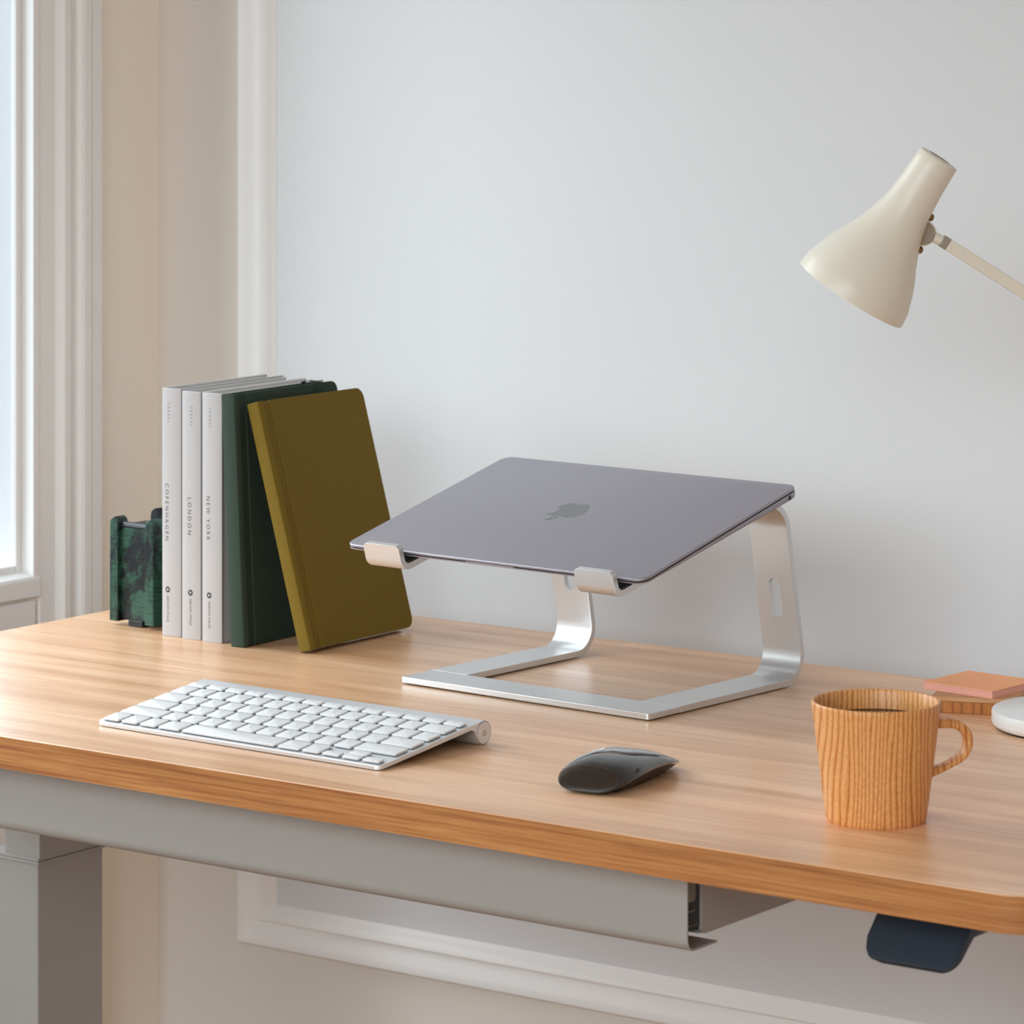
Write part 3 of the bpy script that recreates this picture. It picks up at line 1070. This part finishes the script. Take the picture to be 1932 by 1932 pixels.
# ------------------------------------------------------------------ wooden mug and its coffee
mug = thing('wooden_mug', 'striped wooden mug with a looped handle, full of coffee', 'mug', (1005.9, 137.9, 0), (0, 0, radians(36.1)))
prof = [(0, 1.2), (31, 1.2), (31.6, 0.2), (32.6, 0), (33.4, .8), (34.2, 4), (36.6, 22), (39.0, 42), (41.6, 62), (43.4, 77), (43.6, 79), (43.3, 80.0), (42.5, 80.4),
        (41.6, 80.1), (41.0, 79), (40.2, 70), (38.2, 52), (35.4, 30), (32.6, 10), (30.5, 7.6), (26, 7), (0, 7)]
Geo().lathe(prof, 96).build('body', MUG_WOOD, mug, smooth=50)
# handle: flat loop cut from the same plank, pointing right and slightly back
hd = radians(11)
outer_l = fillet([(37, 66.5), (56, 66.5), (67.5, 58), (66.2, 40), (36.5, 26.8)], [14, 12, 17], 10)
inner_l = fillet([(36, 60.5), (54, 60.5), (62.2, 54.5), (61.0, 43.0), (46, 35.0), (37.0, 34.5)], [9, 8, 9, 5], 8)
# resample both outlines to the same count
def resample(pts, n):
    L = [0.0]
    for a, b in zip(pts, pts[1:]):
        L.append(L[-1] + (b - a).length)
    out = []
    for i in range(n):
        s = L[-1] * i / (n - 1)
        j = max(k for k in range(len(L)) if L[k] <= s + 1e-9)
        j = min(j, len(pts) - 2)
        t = (s - L[j]) / max(1e-9, L[j + 1] - L[j])
        out.append(pts[j].lerp(pts[j + 1], min(1, t)))
    return out


ol, il = resample(outer_l, 40), resample(inner_l, 40)
g = Geo()
rings = []
hw = 5.6
for o_, i_ in zip(ol, il):
    cc = (o_ + i_) / 2
    sec = []
    for kx, ky in ((1, -.62), (1, .62), (.82, .9), (.5, 1), (-.5, 1), (-.82, .9), (-1, .62), (-1, -.62), (-.82, -.9), (-.5, -1), (.5, -1), (.82, -.9)):
        p = cc + (o_ - i_) / 2 * kx
        sec.append((p.x * cos(hd) - ky * hw * sin(hd), p.x * sin(hd) + ky * hw * cos(hd), p.y))
    rings.append(sec)
g.loft(rings)
g.build('handle', MUG_WOOD, mug, smooth=50)
coffee = Geo().lathe([(0, 66.8), (35, 66.8), (38.6, 66.9), (39.3, 67.3), (38.6, 66.2), (0, 66.0)], 64).build('coffee', COFFEE, smooth=60)
coffee.location = (1005.9 * MM, 137.9 * MM, DESK)
tag(coffee, 'dark coffee filling the striped wooden mug', 'coffee')

# ------------------------------------------------------------------ desk lamp
lamp = thing('desk_lamp', 'cream enamel desk lamp with jointed arm and round white base', 'lamp', (966.7, 502.2, 0))
LO = Vector((966.7, 502.2, 0))
top = Vector((881.9, 440.4, 432.8)) + Vector((.589, -.808, 0)) * 6.5
bot = Vector((828.6, 401.6, 327.9)) - Vector((.589, -.808, 0)) * 6.5
ax_ = (bot - top).normalized()
sprof = [(0, 0), (13.8, 0), (15.6, .3), (16.2, 1.2), (16.4, 8), (17.0, 25), (18.9, 45), (22.0, 57.5), (25.0, 67), (31.2, 81), (35.8, 90), (39.6, 99), (43.3, 110), (44.6, 114), (45.6, 124)]
sin_ = [(44.9, 124), (43.9, 114), (42.6, 110), (38.9, 99), (35.1, 90), (30.5, 81), (24.3, 67), (21.3, 57.5), (18.1, 45), (16.2, 25), (15.6, 8), (0, 6)]
u, w, d = axis_frame(ax_)


def turned(geo, prof_, org, n=64):
    rings_ = []
    for r, s in prof_:
        c_ = org + d * s
        rings_.append(tube_ring(c_, u, w, max(r, .01), n))
    return geo.loft(rings_, cap=False)


shade = turned(Geo(), sprof + sin_, top - LO).build('lamp_shade', LAMP_WHITE, lamp, smooth=40)
g = Geo()
turned(g, [(0, -.25), (8.2, -.25), (8.4, .3)], top - LO, 40)
g.build('cap_button', LAMP_GREY, shade, label='grey round button on the cap')
g = Geo()
turned(g, [(8.3, -.5), (9.6, -.5), (9.7, .2)], top - LO, 40)
g.build('cap_ring', LAMP_WHITE, shade)
g = Geo()
bc = top - LO + d * 88
rings = []
for r, s in ((6, -40), (12, -34), (13.5, -30), (13.5, -20), (22, -6), (25, 4), (23, 14), (15, 22), (4, 25)):
    rings.append(tube_ring(bc + d * s, u, w, r, 32))
g.loft(rings)
g.build('bulb', material('frosted_bulb', lin(238, 236, 230), 0.3), lamp, smooth=60)
# joint on the shade's right flank
right = Vector((.8083, .5888, 0))
down = Vector((0, 0, -1))
toward = Vector((.5888, -.8083, 0))
arm_dir = (Vector((1005.3, 530.3, 274.9)) - Vector((881.5, 440.2, 371.6))).normalized()
dj = (right * -.29 + down * .957).normalized()
out = (right * .957 + down * .29).normalized()
jc = Vector((872.3, 433.3, 375.9)) - LO - out * 1.2
half = []
for i in range(25):
    t = -pi / 2 + pi * i / 24
    half.append(out * (10.4 * cos(t)) + dj * (9.3 * sin(t)))
g = Geo()
g.loft([[tuple(jc + h_ + toward * s) for h_ in half] for s in (-4.8, 4.8)])
g.build('shade_joint', LAMP_GREY, lamp, bevel=(.6, 2), label='grey half-round hinge block')
g = Geo()
for s in (-3.4, 2.6):
    g.loft([[tuple(jc + h_ * 1.12 + toward * (s + q)) for h_ in half] for q in (-.7, .7)])
g.build('hinge_plate', LAMP_WHITE, lamp, bevel=(.3, 2))
for pr_s in ((878.3, 437.8, 387.1), (871.6, 432.9, 362.4)):
    pr_s = Vector(pr_s) - LO - out * .8
    gs = Geo()
    uu, ww, _ = axis_frame(out)
    gs.loft([tube_ring(pr_s - out * 4, uu, ww, 2.8, 20), tube_ring(pr_s + out * .4, uu, ww, 2.9, 20), tube_ring(pr_s + out * 1.5, uu, ww, 2.3, 20), tube_ring(pr_s + out * 2.1, uu, ww, 1.0, 20)])
    gs.build('screw', BRASS, lamp, smooth=50)
A0 = Vector((885.2, 442.8, 369.0)) - LO
elbow = Vector((1005.3, 530.3, 274.9)) - LO
g = Geo()
cyl(g, jc + out * 7, A0 + arm_dir * 3, 4.1)
g.build('arm_neck', LAMP_WHITE, lamp)
Ar = A0 + arm_dir * 0.5
upper = squarebar(Geo(), Ar, elbow, 9.6, 9.2, toward).build('upper_arm', LAMP_WHITE, lamp, bevel=(.8, 2))
squarebar(Geo(), Ar - arm_dir * 2.2, Ar + arm_dir * 3.6, 9.9, 9.5, toward).build('arm_collar', LAMP_GREY, upper, bevel=(.5, 2))
g = Geo()
cyl(g, elbow - toward * 8, elbow + toward * 8, 11)
g.build('elbow_joint', LAMP_GREY, lamp, bevel=(1, 2))
squarebar(Geo(), elbow, Vector((0, 0, 26)), 9.6, 9.2, toward).build('lower_arm', LAMP_WHITE, lamp, bevel=(.8, 2))
g = Geo().lathe([(0, 0), (60, 0), (60.6, .8), (60.6, 1.6)], 72)
g.build('foot_pad', RUBBER, lamp)
g = Geo().lathe([(0, 1.6), (61.5, 1.6), (63.2, 3.2), (64, 5.2), (64, 12.2), (63.4, 13.6), (62, 14.3), (14, 14.6), (13.4, 15), (12.8, 24), (11, 28), (0, 29)], 96)
g.build('base', BASE_WHITE, lamp, smooth=35)

# ------------------------------------------------------------------ notes and wooden blocks behind the mug
blk = Geo().prism(rrect(0, 0, 64.5, 57, 1.5, 3), 0.4, 9.2).build('wooden_block', BLOCK_WOOD, bevel=(.6, 2))
ROTB = radians(19.2)


def place(o, x, y, z, rz):
    o.location = (x * MM, y * MM, DESK + z * MM)
    o.rotation_euler = (0, 0, rz)
    return o


bx, by = 907.0 - 64.5 * cos(ROTB), 515.6 - 64.5 * sin(ROTB)
place(tag(blk, 'brown striped wooden block lying under the pale wooden tile', 'block'), bx, by, -0.4, ROTB)
til = Geo().prism(rrect(0, 0, 65.5, 58, 1.5, 3), 0, 4.2).build('wooden_tile', SLAB_WOOD, bevel=(.5, 2))
place(tag(til, 'thin pale wooden tile between striped block and orange notes', 'tile'), bx - .4, by - .4, 8.8, ROTB)
pad = thing('sticky_note_pad', 'orange sticky note pad on top of the wooden tile', 'sticky notes', (826.8, 514.0, 13.0), (0, 0, radians(-5.0)))
Geo().box(0, 0, 0, 64.5, 63, 5.6).build('pages', PINK_EDGE, pad, smooth=0, label='salmon pink paper edges')
Geo().box(-.1, -.1, 5.6, 64.6, 63.1, 5.85).build('top_sheet', ORANGE_PAPER, pad, smooth=0, label='bright orange top sheet')
